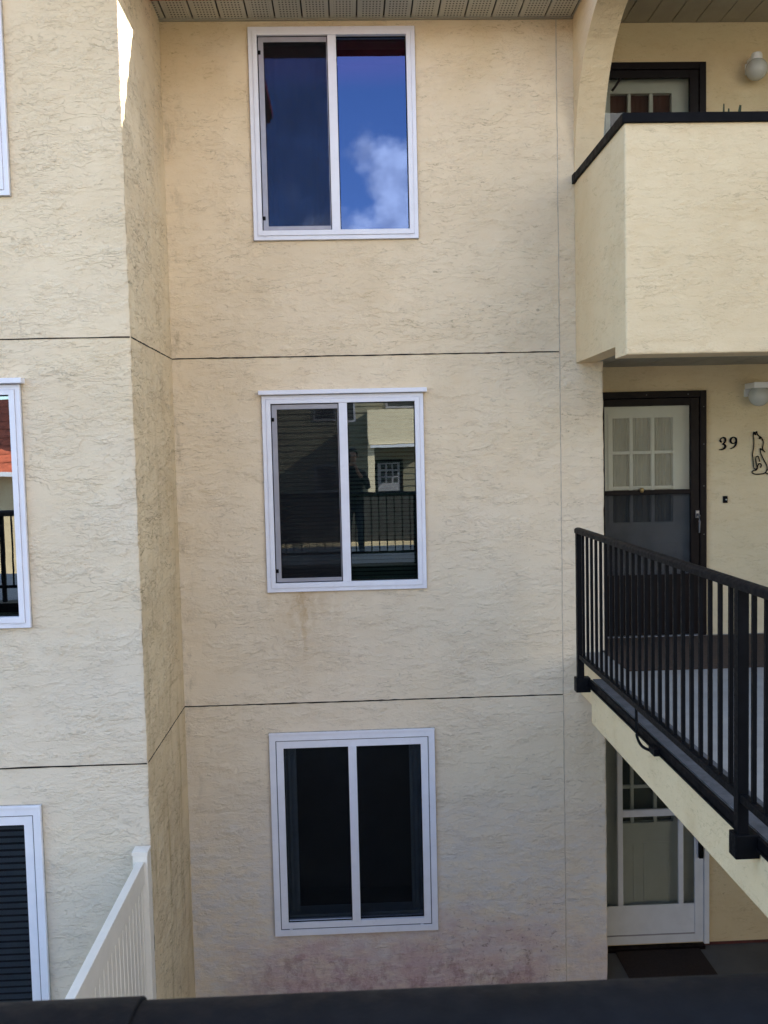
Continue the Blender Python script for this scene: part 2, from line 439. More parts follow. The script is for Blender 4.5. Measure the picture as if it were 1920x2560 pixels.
def wall_y(bm, x0, x1, z0, z1, y0, y1, holes=()):
    """wall slab facing -y with rectangular openings (x0, x1, z0, z1)"""
    xs = sorted({x0, x1, *[h[0] for h in holes], *[h[1] for h in holes]})
    zs = sorted({z0, z1, *[h[2] for h in holes], *[h[3] for h in holes]})
    xs = [x for x in xs if x0 <= x <= x1]; zs = [z for z in zs if z0 <= z <= z1]
    V = {}
    def v(x, y, z):
        k = (x, y, z)
        if k not in V: V[k] = bm.verts.new(k)
        return V[k]
    def solid(i, j):
        if not (0 <= i < len(xs)-1 and 0 <= j < len(zs)-1): return False
        a, b = (xs[i]+xs[i+1])/2, (zs[j]+zs[j+1])/2
        return not any(h[0] < a < h[1] and h[2] < b < h[3] for h in holes)
    for i in range(len(xs)-1):
        for j in range(len(zs)-1):
            if not solid(i, j): continue
            a, b, c, d = xs[i], xs[i+1], zs[j], zs[j+1]
            bm.faces.new((v(a, y0, c), v(b, y0, c), v(b, y0, d), v(a, y0, d)))
            bm.faces.new((v(a, y1, c), v(a, y1, d), v(b, y1, d), v(b, y1, c)))
            if not solid(i-1, j): bm.faces.new((v(a, y0, c), v(a, y0, d), v(a, y1, d), v(a, y1, c)))
            if not solid(i+1, j): bm.faces.new((v(b, y0, c), v(b, y1, c), v(b, y1, d), v(b, y0, d)))
            if not solid(i, j-1): bm.faces.new((v(a, y0, c), v(a, y1, c), v(b, y1, c), v(b, y0, c)))
            if not solid(i, j+1): bm.faces.new((v(a, y0, d), v(b, y0, d), v(b, y1, d), v(a, y1, d)))
    return bm


def column(bm, prof, z0, z1, jit, step=.03, amp=.0025):
    """open vertical skin through plan points prof; points listed in jit wander a little, as hand-floated corners do"""
    n = max(2, int((z1-z0)/step)); rows = []
    ph = [random.uniform(0, 9) for _ in range(6)]
    for k in range(n+1):
        z = z0+(z1-z0)*k/n
        e = amp*(math.sin(z*7+ph[0])*.5+math.sin(z*19+ph[1])*.5+math.sin(z*43+ph[2])*.5+random.uniform(-.5, .5))
        rows.append([bm.verts.new((x+(e if i in jit else 0), y+(e*.6 if i in jit else 0), z)) for i, (x, y) in enumerate(prof)])
    for A, C in zip(rows, rows[1:]):
        for i in range(len(prof)-1): bm.faces.new((A[i], A[i+1], C[i+1], C[i]))
    return bm


def folds(bm, x0, x1, y, z0, z1, n, amp):
    """hanging cloth with n pleats"""
    N = n*6; rows = []
    for z in (z0, (z0+z1)/2, z1):
        rows.append([bm.verts.new((x0+(x1-x0)*k/N, y+amp*(math.sin(2*math.pi*n*k/N+2.4*math.sin(k*.17)+.4*math.sin(k*.7))+.5*math.sin(k*.41)), z)) for k in range(N+1)])
    for A, C in zip(rows, rows[1:]):
        for k in range(N): bm.faces.new((A[k], A[k+1], C[k+1], C[k]))
    return bm


# ------------------------------------------------------------------ levels and lines (origin = eye height above the facade plane)
G = -4.20            # courtyard
FL2, FL3 = -1.55, 1.05
XL, XR, XP, YD = -1.29, 1.587, 1.915, .53   # inner corner, seam, pillar edge, depth of the door recess
YL = -1.278          # face of the left block
J2, J1 = .7316, -1.868
ZS = 3.149           # eave soffit
XB = 1.71            # balcony side

# ------------------------------------------------------------------ ground
bm = B()
bm.faces.new([bm.verts.new(p) for p in ((-400, -400, G), (400, -400, G), (400, 400, G), (-400, 400, G))])
g = obj('ground', bm, M['asphalt']); g['kind'] = 'structure'; g['label'] = 'grey concrete courtyard ground'

# ------------------------------------------------------------------ the apartment building
bld = thing('apartment_building', 'cream stucco apartment building with stacked white windows and shaded door recesses',
            'building', (0, .5, G))
WINS = {3: (-.657, .5475, 1.576, 3.089), 2: (-.640, .556, -1.017, .447), 1: (-.663, .59, -3.67, -2.093)}
hole = lambda r: (r[0]+.055, r[1]-.055, r[2]+.055, r[3]-.055)
bm = wall_y(B(), XL, XP-.12, G-.1, 3.3, 0, .24, [hole(r) for r in WINS.values()])
column(bm, [(XP-.12, 0), (XP-.012, 0), (XP-.003, .004), (XP, .014), (XP, YD)], G-.1, 2.03, (1, 2, 3))
box(bm, XP-.12, XP-.01, .25, YD, G-.1, 2.03)
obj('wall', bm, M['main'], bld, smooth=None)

LW = {3: (-3.16, -1.955, 1.565, 3.09), 2: (-3.16, -1.951, -.999, .462), 1: (-3.20, -1.946, -3.68, -2.101)}
bm = wall_y(B(), -7.0, -1.5, G-.1, 3.3, YL, YL+.24, [hole(r) for r in LW.values()])
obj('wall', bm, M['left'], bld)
bm = column(B(), [(-1.5, YL), (XL-.03, YL), (XL-.010, YL), (XL-.003, YL+.004)], G-.1, 3.3, (2, 3), amp=.0022)
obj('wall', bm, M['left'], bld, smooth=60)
random.seed(7)
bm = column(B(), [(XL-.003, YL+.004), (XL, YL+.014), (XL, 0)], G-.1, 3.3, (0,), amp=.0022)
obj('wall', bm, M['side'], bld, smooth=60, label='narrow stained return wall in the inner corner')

D2 = (1.99, 2.84)    # clear width inside the storm door frames
K = (DIST+YD)/8.085  # recess measurements were taken on a plane at 1.2 m
dh = lambda z0, z1: (1.935, 2.895, z0, z1)
DH = {3: (1.04, 3.034), 2: (-1.55, .453), 1: (-4.16, -2.2)}
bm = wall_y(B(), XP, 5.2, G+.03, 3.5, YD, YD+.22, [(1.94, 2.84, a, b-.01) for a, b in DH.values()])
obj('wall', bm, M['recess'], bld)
obj('foundation', boxes((XP, 5.2, YD+.006, YD+.2, G-.05, G+.03)), M['red'], bld)
obj('wall', boxes((-7.0, 9.2, 1.6, 7.5, G-.1, 3.4), (7.6, 11.0, -6.3, 1.6, G-.1, 7.2), (5.201, 7.599, -1.25, 1.599, G-.1, 3.6)), M['stucco'], bld,  # unseen core, plus tall block and end wall added to shade court and recess
    label='unseen plain building mass with a tall block added to shade the court')

# control joints
def hj(z):
    bm = B()
    def strip(p, q, nrm):
        n = 60; h = .0046
        P, Q, N = Vector(p), Vector(q), Vector(nrm)
        rows = []
        for k in range(n+1):
            c = P.lerp(Q, k/n); dzz = random.uniform(-.0012, .0012); hv = random.uniform(.65, 1.2)
            rows.append([bm.verts.new(c+N*a+Vector((0, 0, b+dzz))) for a, b in ((-.004, -h*hv), (.003, -h*hv), (.003, h*hv), (-.004, h*hv))])
        for A, C in zip(rows, rows[1:]):
            for i in range(3): bm.faces.new((A[i], A[i+1], C[i+1], C[i]))
    strip((-7, YL, z), (XL-.004, YL, z), (0, -1, 0))
    strip((XL-.002, YL+.012, z), (XL-.002, 0, z), (1, 0, 0))
    strip((XL, 0, z), (XR-.004, 0, z), (0, -1, 0))
    obj('control_joint', bm, M['joint'], bld)
hj(J2); hj(J1)
bm = B(); rows = []
for k in range(90):
    z = G-.05+(ZS-G+.05)*k/89; e = random.uniform(-.002, .002)
    rows.append([bm.verts.new((XR+e+a, b, z)) for a, b in ((-.0045, .002), (-.0035, -.002), (.0035, -.002), (.0045, .002))])
for A, C in zip(rows, rows[1:]):
    for i in range(3): bm.faces.new((A[i], A[i+1], C[i+1], C[i]))
obj('expansion_seam', bm, M['vjoint'], bld)

# eave soffit: separate panels with dark V gaps, J-trim along the wall
bm = B(); x = -.653-.1957*4
while x < XB:
    a, b = max(x+.006, XL-.6), min(x+.1957-.006, XB-.003)
    if b > a: box(bm, a, b, -.312, -.022, ZS, ZS+.012)
    x += .1957
so = obj('soffit', bm, M['soffit'], bld, label='perforated vinyl eave soffit')
obj('backing', boxes((XL-.6, XB-.002, -.312, -.022, ZS+.014, ZS+.03)), M['groove'], so)
obj('wall_trim', boxes((XL, XB-.002, -.021, -.001, ZS-.012, ZS+.014)), M['soffit_plain'], so)
bm = boxes((XL-.66, -.802, -1.86, -.58, ZS, ZS+.012))
obj('soffit', bm, M['soffit_plain'], bld)


def tiles(bm, x0, x1, y0, y1, z0, slope, axis='y', pitch=.22, amp=.045, thick=.03, rough=.02):
    """barrel tile roof sheet rising from its eave; axis = the way it climbs"""
    L = y1-y0; n = int((x1-x0)/pitch*10); rows = int(abs(L)/.35)
    def put(u, s, h):
        z = z0+abs(s)*slope+h
        return (u, y0+s, z) if axis == 'y' else (y0+s, u, z)
    g_ = []
    for r in range(rows+1):
        s = L*r/rows
        line = []
        for k in range(n+1):
            u = x0+(x1-x0)*k/n; ph = (u/pitch) % 1
            h = amp*abs(math.sin(math.pi*ph)) + (random.uniform(-rough, rough) if r == 0 else 0)*.5
            line.append((u, s, h))
        g_.append(line)
    top = [[bm.verts.new(put(*p)) for p in l] for l in g_]
    bot = [[bm.verts.new(put(p[0], p[1], p[2]-thick)) for p in l] for l in g_]
    for T, sgn in ((top, 1), (bot, -1)):
        for A, C in zip(T, T[1:]):
            for k in range(n): bm.faces.new((A[k], A[k+1], C[k+1], C[k]))
    for k in range(n): bm.faces.new((top[0][k], top[0][k+1], bot[0][k+1], bot[0][k]))
    for A, C, a, c in zip(top, top[1:], bot, bot[1:]):
        bm.faces.new((A[0], C[0], c[0], a[0])); bm.faces.new((A[-1], C[-1], c[-1], a[-1]))
    return bm


rf = obj('roof', tiles(B(), XL-.6, XB, -.59, 3.6, ZS+.06, .35), M['tile_dk'], bld, smooth=50)
obj('fascia_board', boxes((XL-.64, XB-.002, -.578, -.314, ZS-.012, ZS+.05)), M['eave_red'], rf)
rl = obj('roof', tiles(B(), -1.93, -.60, -.645, -3.6, ZS+.06, .35, axis='x'), M['tile_dk'], bld, smooth=50)
obj('fascia_board', boxes((-.80, -.635, -1.90, -.60, ZS-.012, ZS+.05), (-7, -.662, -1.90, -1.876, ZS-.05, ZS+.06)), M['eave_red'], rl)
obj('roof', boxes((-7.1, -3.2, -1.93, 1.6, ZS+.05, ZS+.12)), M['tile_dk'], bld)

# ------------------------------------------------------------------ windows
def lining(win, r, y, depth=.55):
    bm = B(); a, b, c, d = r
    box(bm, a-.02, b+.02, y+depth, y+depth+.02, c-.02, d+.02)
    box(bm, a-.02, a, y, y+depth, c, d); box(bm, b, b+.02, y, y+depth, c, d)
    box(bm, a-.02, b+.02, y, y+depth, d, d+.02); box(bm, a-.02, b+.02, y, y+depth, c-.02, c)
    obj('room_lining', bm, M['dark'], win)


def slats(win, x0, x1, z0, z1, y, pitch=.0300, m='blind'):
    bm = B(); z = z0+.012
    while z < z1:
        for sx0, sx1 in ((x0, x1),):
            v = [bm.verts.new(p) for p in ((sx0, y-.008, z-.009), (sx1, y-.008, z-.009), (sx1, y+.008, z+.012), (sx0, y+.008, z+.012))]
            bm.faces.new(v)
        z += pitch
    box(bm, x0, x1, y-.012, y+.012, z1-.03, z1)
    obj('blind', bm, M[m], win)


def window(y, r, style, gl, label=None, screen=True, blind=False, curtain=None, head=False):
    x0, x1, z0, z1 = r; c = (x0+x1)/2
    bm = B()
    if style == 'trim':      # broad flat casing with a shadow line, sashes inside it
        ring(bm, r, (x0+.046, x1-.046, z0+.046, z1-.056), y-.030, y-.002)
        box(bm, x0-.002, x1+.002, y-.036, y-.031, z1-.012, z1+.004)
        ring(bm, (x0+.0527, x1-.0527, z0+.0527, z1-.0627), (x0+.105, x1-.105, z0+.098, z1-.117), y-.022, y+.05)
        gl0, gl1, gz0, gz1 = x0+.105, x1-.105, z0+.098, z1-.117
    else:
        ring(bm, r, (x0+.030, x1-.030, z0+.030, z1-.030), y-.026, y-.002)
        ring(bm, (x0+.031, x1-.031, z0+.031, z1-.031), (x0+.064, x1-.064, z0+.068, z1-.061), y-.034, y+.05)
        gl0, gl1, gz0, gz1 = x0+.064, x1-.064, z0+.068, z1-.061
    mx = c; mw = .031
    box(bm, mx-mw, mx+mw, y-.030, y+.045, gz0+.0005, gz1-.0005)
    for sx in (gl0+.02, gl1-.02):                       # weep holes sit in the bottom rail
        box(bm, sx-.012, sx+.012, y-.0365, y-.033, gz0-.045, gz0-.040)
    f = obj('window', bm, M['vinyl'], bld, label=label, bevel=.003, seg=2)
    obj('caulk', ring(B(), (x0-.004, x1+.004, z0-.004, z1+.004), (x0+.002, x1-.002, z0+.002, z1-.002), y-.006, y+.002), M['caulk'], f)
    if head: obj('head_flashing', boxes((x0-.02, x1+.026, y-.068, y-.0, z1+.004, z1+.036)), M['vinyl'], f, bevel=.004)
    if style == 'trim':
        obj('casing_shadow', ring(B(), (x0+.0462, x1-.0462, z0+.0462, z1-.0562), (x0+.0525, x1-.0525, z0+.0525, z1-.0625), y-.0225, y-.004), M['gap'], f)  # dark ring stands in for the shadow line beside the casing
    # right pane fixed, left pane further in
    obj('pane', boxes((mx+mw, gl1, y+.010, y+.014, gz0, gz1)), gl, f)
    obj('pane', boxes((gl0, mx-mw, y+.024, y+.028, gz0, gz1)), gl, f)
    obj('gasket', ring(ring(B(), (mx+mw+.0005, gl1-.0005, gz0+.0005, gz1-.0005), (mx+mw+.006, gl1-.006, gz0+.006, gz1-.006), y+.002, y+.009),
                       (gl0+.0005, mx-mw-.0005, gz0+.0005, gz1-.0005), (gl0+.005, mx-mw-.005, gz0+.005, gz1-.005), y-.010, y+.0015), M['black'], f)
    if screen:
        a, b, p, q = gl0+.006, mx-mw-.006, gz0+.006, gz1-.006
        obj('screen_frame', ring(B(), (a, b, p, q), (a+.038, b-.004, p+.028, q-.036), y-.012, y-.003), M['alu'], f, bevel=.002)
        obj('screen_mesh', boxes((a+.038, b-.004, y-.008, y-.0075, p+.028, q-.036)), M['screen'], f)
        for zz in (q-.11, p+.085):
            obj('latch', boxes((a-.004, a+.018, y-.019, y-.0125, zz-.014, zz+.014)), M['black'], f, bevel=.002)
    lining(f, (gl0-.04, gl1+.04, gz0-.04, gz1+.04), y+.052)
    if blind: slats(f, gl0-.02, gl1+.02, gz0, gz1, y+.075, *((.042, 'blind_l') if style == 'trim' else ()))
    if curtain == 'edges':
        obj('curtain', folds(B(), gl0-.03, gl0+.085, y+.12, gz0-.03, gz1+.03, 3, .008), M['jamb_strip'], f)  # pleated strips stand in for the pale window jambs
        obj('curtain', folds(B(), gl1-.085, gl1+.03, y+.10, gz0-.03, gz1+.03, 3, .008), M['jamb_strip'], f)
        obj('inner_sill', boxes((gl0-.03, gl1+.03, y+.06, y+.20, gz0-.035, gz0+.022)), M['jamb_strip'], f)
    if curtain == 'sheer':
        obj('curtain', folds(B(), gl0-.02, mx, y+.14, gz0-.03, gz1+.03, 6, .012), M['curtain_b'], f)
    return f


window(0, WINS[3], 'flat', M['glass_sky'], 'top white slider window reflecting blue sky and cloud', curtain='sheer')
window(0, WINS[2], 'flat', M['glass'], 'middle white slider window with dark blinds behind the glass', blind=True, head=True)
window(0, WINS[1], 'trim', M['glass_low'], 'bottom white window with wide casing and near black panes', screen=False, curtain='edges')
window(YL, LW[3], 'flat', M['glass_sky'], 'window on the projecting block, cut off at the top')
window(YL, LW[2], 'flat', M['glass_left'], 'window on the projecting block reflecting an orange tiled roof', head=True)
window(YL, LW[1], 'trim', M['glass_low'], 'window on the projecting block with closed dark slats', screen=False, blind=True)

# ------------------------------------------------------------------ balcony over the walkway
bal = obj('balcony', boxes((XB+.151, 5.2, -1.019, YD-.001, .69, FL3)), M['stucco'], bld,
          label='solid stucco balcony parapet of the top floor with black cap')
bm = B()
yf = YL+.03
prism(bm, [(yf, .572), (-1.02, .572), (-1.02, .645), (-.003, .645), (-.003, 1.962), (yf, 1.962)], 'x', XB, XB+.15)
ed = [e for e in bm.edges if all(abs(v.co.x-XB) < 1e-5 and abs(v.co.y-yf) < 1e-5 for v in e.verts)]
ed += [e for e in bm.edges if all(abs(v.co.z-.572) < 1e-5 and abs(v.co.y-yf) < 1e-5 for v in e.verts)]
bmesh.ops.bevel(bm, geom=ed, offset=.012, segments=3, affect='EDGES', profile=.5)
bm2 = boxes((XB+.15, 5.2, yf, -1.02, .572, 1.962))
ed = [e for e in bm2.edges if all(abs(v.co.z-.572) < 1e-5 and abs(v.co.y-yf) < 1e-5 for v in e.verts)]
bmesh.ops.bevel(bm2, geom=ed, offset=.012, segments=3, affect='EDGES', profile=.5)
tmp = bpy.data.meshes.new('tmp'); bm2.to_mesh(tmp); bm2.free(); bm.from_mesh(tmp); bpy.data.meshes.remove(tmp)
obj('parapet', bm, M['stucco'], bal)
bm = B()
prism(bm, [(XB-.018, YL+.012), (5.2, YL+.012), (5.2, -1.08), (XB+.17, -1.08), (XB+.17, -.012), (XB-.018, -.012)], 'z', 1.957, 2.016)
obj('cap', bm, M['cap'], bal, bevel=.004)
obj('cap_end', boxes((XB-.0195, XB+.172, -.085, -.004, 1.953, 2.020)), M['cap'], bal, bevel=.003)
bm = B(); x = XB+.16
gaps = [XB+.155] + [a for a in (2.01, 2.36, 2.71, 3.06, 3.41, 3.76, 4.11, 4.46, 4.81)] + [5.2]
for a, b in zip(gaps, gaps[1:]): box(bm, a+.004, b-.004, -1.015, YD-.003, .655, .668)
sf = obj('soffit', bm, M['soffit_plain'], bld, label='plain vinyl soffit under the balcony')
obj('backing', boxes((XB+.151, 5.2, -1.017, YD-.002, .669, .688)), M['groove'], sf)
# arched screen wall that carries the roof beside the balcony
arch = [(-.004, 2.022), (-.022, 2.12), (-.052, 2.25), (-.10, 2.42), (-.17, 2.57), (-.26, 2.70), (-.36, 2.80), (-.47, 2.872),
        (-.58, 2.925), (-.70, 2.96), (-.84, 2.985), (-1.0, 3.0), (-1.25, 3.005)]
ap = [(p.x, p.y) for p in [Vector((a[0], a[1], 0)) for a in arch]]
ap = [(v.x, v.y) for v in smoothpts([(a, b, 0) for a, b in ap], 3)]
bm = B(); prism(bm, ap + [(-1.25, 3.6), (.53, 3.6), (.53, 2.034), (.004, 2.022)], 'x', XB, XP)
obj('arch_wall', bm, M['stucco'], bld)
# balcony ceiling and roof
bm = B(); g0 = 2.439*K; pch = .2112*K
x = g0-pch*2
while x < 5.2:
    a, b = max(x+.0035, XP+.002), min(x+pch-.0035, 5.2)
    if b > a: box(bm, a, b, -1.4, YD-.004, 3.347, 3.357)
    x += pch
sf = obj('soffit', bm, M['soffit_plain'], bld, label='plank soffit over the top floor door')
obj('backing', boxes((XP+.002, 5.2, -1.4, YD-.003, 3.358, 3.38)), M['groove'], sf)
obj('roof', boxes((XB-.1, 5.2, -1.5, 1.6, 3.61, 3.70)), M['tile_dk'], bld)

# ------------------------------------------------------------------ doors
def k_(v): return v*K
def door_dark(z, full, label):
    """dark storm door in a dark brown frame in front of a white panelled door; z = shift from the middle door"""
    top, sill = .494*K+z, -1.675*K+z
    L, Rr = 2.11*K, 3.157*K
    l1, r1 = 2.17*K, 3.098*K
    bm = B(); t = .058
    y0, y1 = YD-.035, YD+.05
    box(bm, L, l1, y0, y1, sill, top); box(bm, r1, Rr, y0, y1, sill, top); box(bm, l1, r1, y0+.0, y1, top-.055, top)
    box(bm, L-.0, Rr, YD-.028, YD+.05, sill-.012, sill-.0005)
    d = obj('door', bm, M['brown'], bld, label=label, bevel=.004)
    gt, gl, gr = .366*K+z, 2.25*K, 3.018*K
    mt, mb = -.376*K+z, -.416*K+z
    kt = -1.133*K+z
    bm = B(); ya, yb = YD-.022, YD+.012
    box(bm, l1+.002, gl, ya, yb, sill, top-.057); box(bm, gr, r1-.002, ya, yb, sill, top-.057)
    box(bm, gl, gr, ya, yb, gt, top-.057); box(bm, gl, gr, ya+.003, yb, mb, mt)
    box(bm, gl, gr, ya+.006, yb-.004, sill, kt)
    for xx in (gl+.28, gl+.5): pass
    st = obj('storm_door', bm, M['brown'], d, bevel=.003)
    obj('pane', boxes((gl, gr, YD-.004, YD, mt, gt)), M['glass_clear'], d)
    obj('screen', boxes((gl, gr, YD-.006, YD-.004, kt, mb)), M['screen_d'], d)
    # inner door
    yi = YD+.065
    P = (2.344*K, 2.888*K, -.668*K+z, .267*K+z)
    bm = wall_y(B(), l1-.02, r1+.02, sill, top-.02, yi, yi+.04, [P])
    ring(bm, (2.302*K, 2.936*K, -.705*K+z, .300*K+z), (P[0]+.0005, P[1]-.0005, P[2]+.0005, P[3]-.0005), yi-.012, yi-.0005)
    for a, b in ((2.50, 2.528), (2.692, 2.723)): box(bm, a*K, b*K, yi-.008, yi+.02, P[2]+.001, P[3]-.001)
    for a, b in ((-.056, -.029), (-.372, -.343)):
        for c, e in ((2.344, 2.50), (2.528, 2.692), (2.723, 2.888)):
            box(bm, c*K+.0006, e*K-.0006, yi-.0075, yi+.019, a*K+z, b*K+z)
    for a, b in ((2.30, 2.58), (2.66, 2.94)):
        ring(bm, (a*K, b*K, -1.5*K+z, -.85*K+z), (a*K+.02, b*K-.02, -1.5*K+z+.02, -.85*K+z-.02), yi-.006, yi-.0005)
    obj('inner_door', bm, M['white'], d, bevel=.002)
    cm = M['curtain_w'] if full else M['curtain_r']
    obj('curtain', folds(B(), P[0]-.02, P[1]+.02, yi+.045, P[2]-.03, P[3]+.03, 17, .007 if full else .001), cm, d)
    obj('backing', boxes((P[0]-.06, P[1]+.06, yi+.07, yi+.09, P[2]-.06, P[3]+.06)), M['dark'], d)
    if full:
        hx, hz = 3.073*K, -.60*K
        hb = boxes((hx-.016, hx+.016, ya-.016, ya-.0005, hz-.03, hz+.03))
        tube(hb, [(hx, ya-.012, hz), (hx+.002, ya-.045, hz-.01), (hx+.004, ya-.048, hz-.06), (hx+.005, ya-.040, hz-.15)], [.010, .011, .010, .006], 8)
        obj('handle', hb, M['steel'], d, bevel=.002)
        bk = B(); lathe(bk, [(0, .022), (.014, .018), (.018, 0), (.012, -.016), (0, -.02)], (2.575*K, ya-.012, mt-.0), 10)
        obj('brass_catch', bk, M['brass'], d, smooth=0)
        for zz in (.18, -.02, -.36, -.78): pass
        for sx_, sz_ in ((2.62, .462), (2.99, .462), (3.13, .35), (3.13, .02), (3.13, -.35), (3.13, -.78)):
            obj('screw', lathe(B(), [(0, .0045), (.0045, .002), (.0045, -.002), (0, -.0045)], (sx_*K, y0-.002, sz_*K), 6), M['steel'], d)
        obj('threshold', boxes((2.20*K, 3.085*K, YD-.085, YD-.036, FL2+.0, sill+.004)), M['steel'], d, bevel=.004)
    else:
        cl = B(); tube(cl, [(2.33*K, ya-.03, gt-.11), (2.40*K, ya-.05, gt-.02)], .010, 8)
        obj('closer', cl, M['brown'], d)
    return d


door_dark(0, True, 'dark brown storm door with a curtained white door behind it')
door_dark(3.309*K-.494*K, False, 'top floor dark framed door behind the balcony parapet')


def door_white():
    z0 = -4.531*K
    top = -2.20*1.0
    r_out, r_in, st_r = 3.180*K, 3.133*K, 3.050*K
    l_out = 1.925; l_in = 1.965
    bm = B(); y0 = YD-.03
    box(bm, l_out, l_in, y0, YD+.05, z0-.015, top); box(bm, r_in, r_out, y0, YD+.05, z0-.015, top)
    box(bm, l_in, r_in, y0, YD+.05, top-.045, top)
    d = obj('door', bm, M['whiteblue'], bld, label='ground floor white screen door under the sloping walkway edge', bevel=.003)
    ya, yb = YD-.018, YD+.014
    gz = -4.172*K
    l_st = 2.045
    bm = B()
    box(bm, st_r, r_in-.003, ya, yb, z0, top-.047); box(bm, l_in+.003, l_st, ya, yb, z0, top-.047)
    box(bm, l_st, st_r, ya, yb, z0, z0+.075); box(bm, l_st, st_r, ya+.008, yb-.003, z0+.075, gz-.0)
    box(bm, l_st, st_r, ya, yb, top-.12, top-.047)
    a, b, c, e = 2.342*K, 2.390*K, 2.900*K, 2.945*K
    box(bm, a, b, ya-.002, yb-.001, gz+.0005, top-.1205); box(bm, c, e, ya-.002, yb-.001, gz+.0005, top-.1205)
    box(bm, b, c, ya-.0015, yb-.002, -3.340*K, -3.277*K)
    obj('screen_door', bm, M['whiteblue'], d, bevel=.003)
    obj('pane', boxes((l_st, st_r, YD-.002, YD+.001, gz-.002, top-.118)), M['glass_clear'], d)
    obj('door_pull', boxes((3.078*K, 3.116*K, ya-.035, ya-.001, -3.735*K, -3.50*K)), M['black'], d, bevel=.004)
    obj('kick_line', boxes((l_st, st_r-.001, ya-.003, ya+.0075, z0+.073, z0+.080)), M['alu'], d)
    yi = YD+.075
    P = (2.20, 2.885*K, -3.43*K, top-.2)
    bm = wall_y(B(), l_in-.02, r_in+.0, z0, top-.02, yi, yi+.04, [P])
    for a2, b2 in ((2.492*K, 2.520*K), (2.705*K, 2.735*K)): box(bm, a2, b2, yi-.008, yi+.02, P[2]+.001, P[3]-.001)
    box(bm, P[0]+.001, P[1]-.001, yi-.0065, yi+.018, -3.11*K, -3.08*K)
    ring(bm, (P[0]-.045, P[1]+.045, P[2]-.03, P[3]+.03), (P[0]+.0005, P[1]-.0005, P[2]+.0005, P[3]-.0005), yi-.012, yi-.0005)
    for a2, b2 in ((2.10, 2.32), (2.39, 2.62)):
        ring(bm, (a2, b2, -3.98, -3.32), (a2+.018, b2-.018, -3.962, -3.338), yi-.006, yi-.0005)
    obj('inner_door', bm, M['white'], d, bevel=.002)
    bl = B(); z = P[2]
    while z < P[3]:
        bl.faces.new([bl.verts.new(p) for p in ((P[0]-.02, yi+.046, z), (P[1]+.02, yi+.046, z), (P[1]+.02, yi+.062, z+.022), (P[0]-.02, yi+.062, z+.022))]); z += .028
    obj('blind', bl, M['blind'], d)
    obj('backing', boxes((P[0]-.06, P[1]+.06, yi+.07, yi+.09, P[2]-.06, P[3]+.06)), M['dark'], d)
    obj('threshold', boxes((l_out, r_in-.004, YD-.06, YD+.03, G+.001, z0-.016)), M['brown'], d)
    return d


door_white()

# ------------------------------------------------------------------ things on the recess wall
RX = lambda X: 3.279*K + (X-634)*.000436*K       # wall coordinates of the small fittings
RZ = lambda Y: .074*K - (Y-443.6)*.000429*K


def stroke(pts, y, flat=.5, n=5):
    q = smoothpts([(RX(a), RZ(b), c*.000432*K/2) for a, b, c in pts], n)
    bm = B()
    tube(bm, [(p.x, y, p.y) for p in q], [max(.001, p.z) for p in q], 10, flat, axis=Vector((0, 1, 0)))
    return bm


yn = YD-.010
bm = stroke([(668, 545, 30), (672, 528, 46), (655, 500, 34), (668, 468, 24), (705, 447, 26), (748, 455, 40), (764, 495, 46), (752, 540, 38),
             (722, 568, 22), (695, 578, 14), (730, 584, 30), (760, 610, 46), (758, 645, 48), (728, 675, 40), (680, 692, 28), (632, 693, 18)], yn)
tag(obj('house_number', bm, M['black'], smooth=0), 'black numeral 3 on the stucco beside the dark door', 'house number')
bm = stroke([(985, 520, 40), (985, 480, 44), (955, 448, 26), (915, 445, 26), (878, 475, 42), (868, 515, 46), (882, 550, 42), (915, 572, 26),
             (955, 562, 24), (982, 530, 36), (988, 500, 42), (990, 555, 40), (970, 610, 36), (930, 652, 28), (890, 672, 22), (858, 680, 16)], yn)
tag(obj('house_number', bm, M['black'], smooth=0), 'black numeral 9 next to the numeral 3 on the stucco', 'house number')

wolf = thing('wall_ornament', 'black wire outline of a sitting howling coyote on the stucco wall', 'wall ornament',
             (RX(1480), YD-.01, RZ(1215)))
def wire(pts, name):
    bm = B(); q = smoothpts([(RX(a), YD-.012, RZ(b)) for a, b in pts], 5)
    tube(bm, q, .0046, 8); obj(name, bm, M['black'], wolf, smooth=0)
wire([(1345, 352), (1336, 420), (1349, 520), (1349, 620), (1335, 720), (1324, 800), (1329, 880), (1338, 980), (1345, 1060), (1365, 1105),
      (1395, 1110), (1420, 1085)], 'front_outline')
wire([(1342, 345), (1362, 355), (1368, 392), (1390, 394), (1392, 345), (1412, 340), (1420, 385), (1450, 425), (1500, 458), (1535, 520), (1545, 570),
      (1535, 640), (1530, 690), (1552, 730), (1584, 766)], 'head_outline')
wire([(1584, 766), (1520, 712), (1482, 698), (1490, 770), (1520, 850), (1570, 950), (1612, 1030), (1626, 1100), (1605, 1170), (1560, 1205),
      (1480, 1218), (1390, 1218), (1330, 1198), (1312, 1168), (1345, 1142), (1400, 1132), (1428, 1090)], 'back_outline')
wire([(1472, 960), (1460, 900), (1445, 860), (1415, 849), (1390, 880), (1394, 950), (1410, 1030), (1424, 1088)], 'foreleg_outline')
wire([(1424, 1075), (1440, 1025), (1468, 1000), (1496, 1012), (1505, 1040), (1490, 1085)], 'thigh_outline')
wire([(1600, 1180), (1628, 1140), (1680, 1130), (1750, 1140), (1800, 1120), (1830, 1060), (1850, 1075), (1830, 1150), (1780, 1200), (1700, 1220), (1640, 1218), (1600, 1195)], 'tail_outline')
bm = B(); lathe(bm, [(0, .009), (.009, .004), (.009, -.004), (0, -.009)], (RX(1470), YD-.012, RZ(475)), 8); obj('eye', bm, M['black'], wolf)

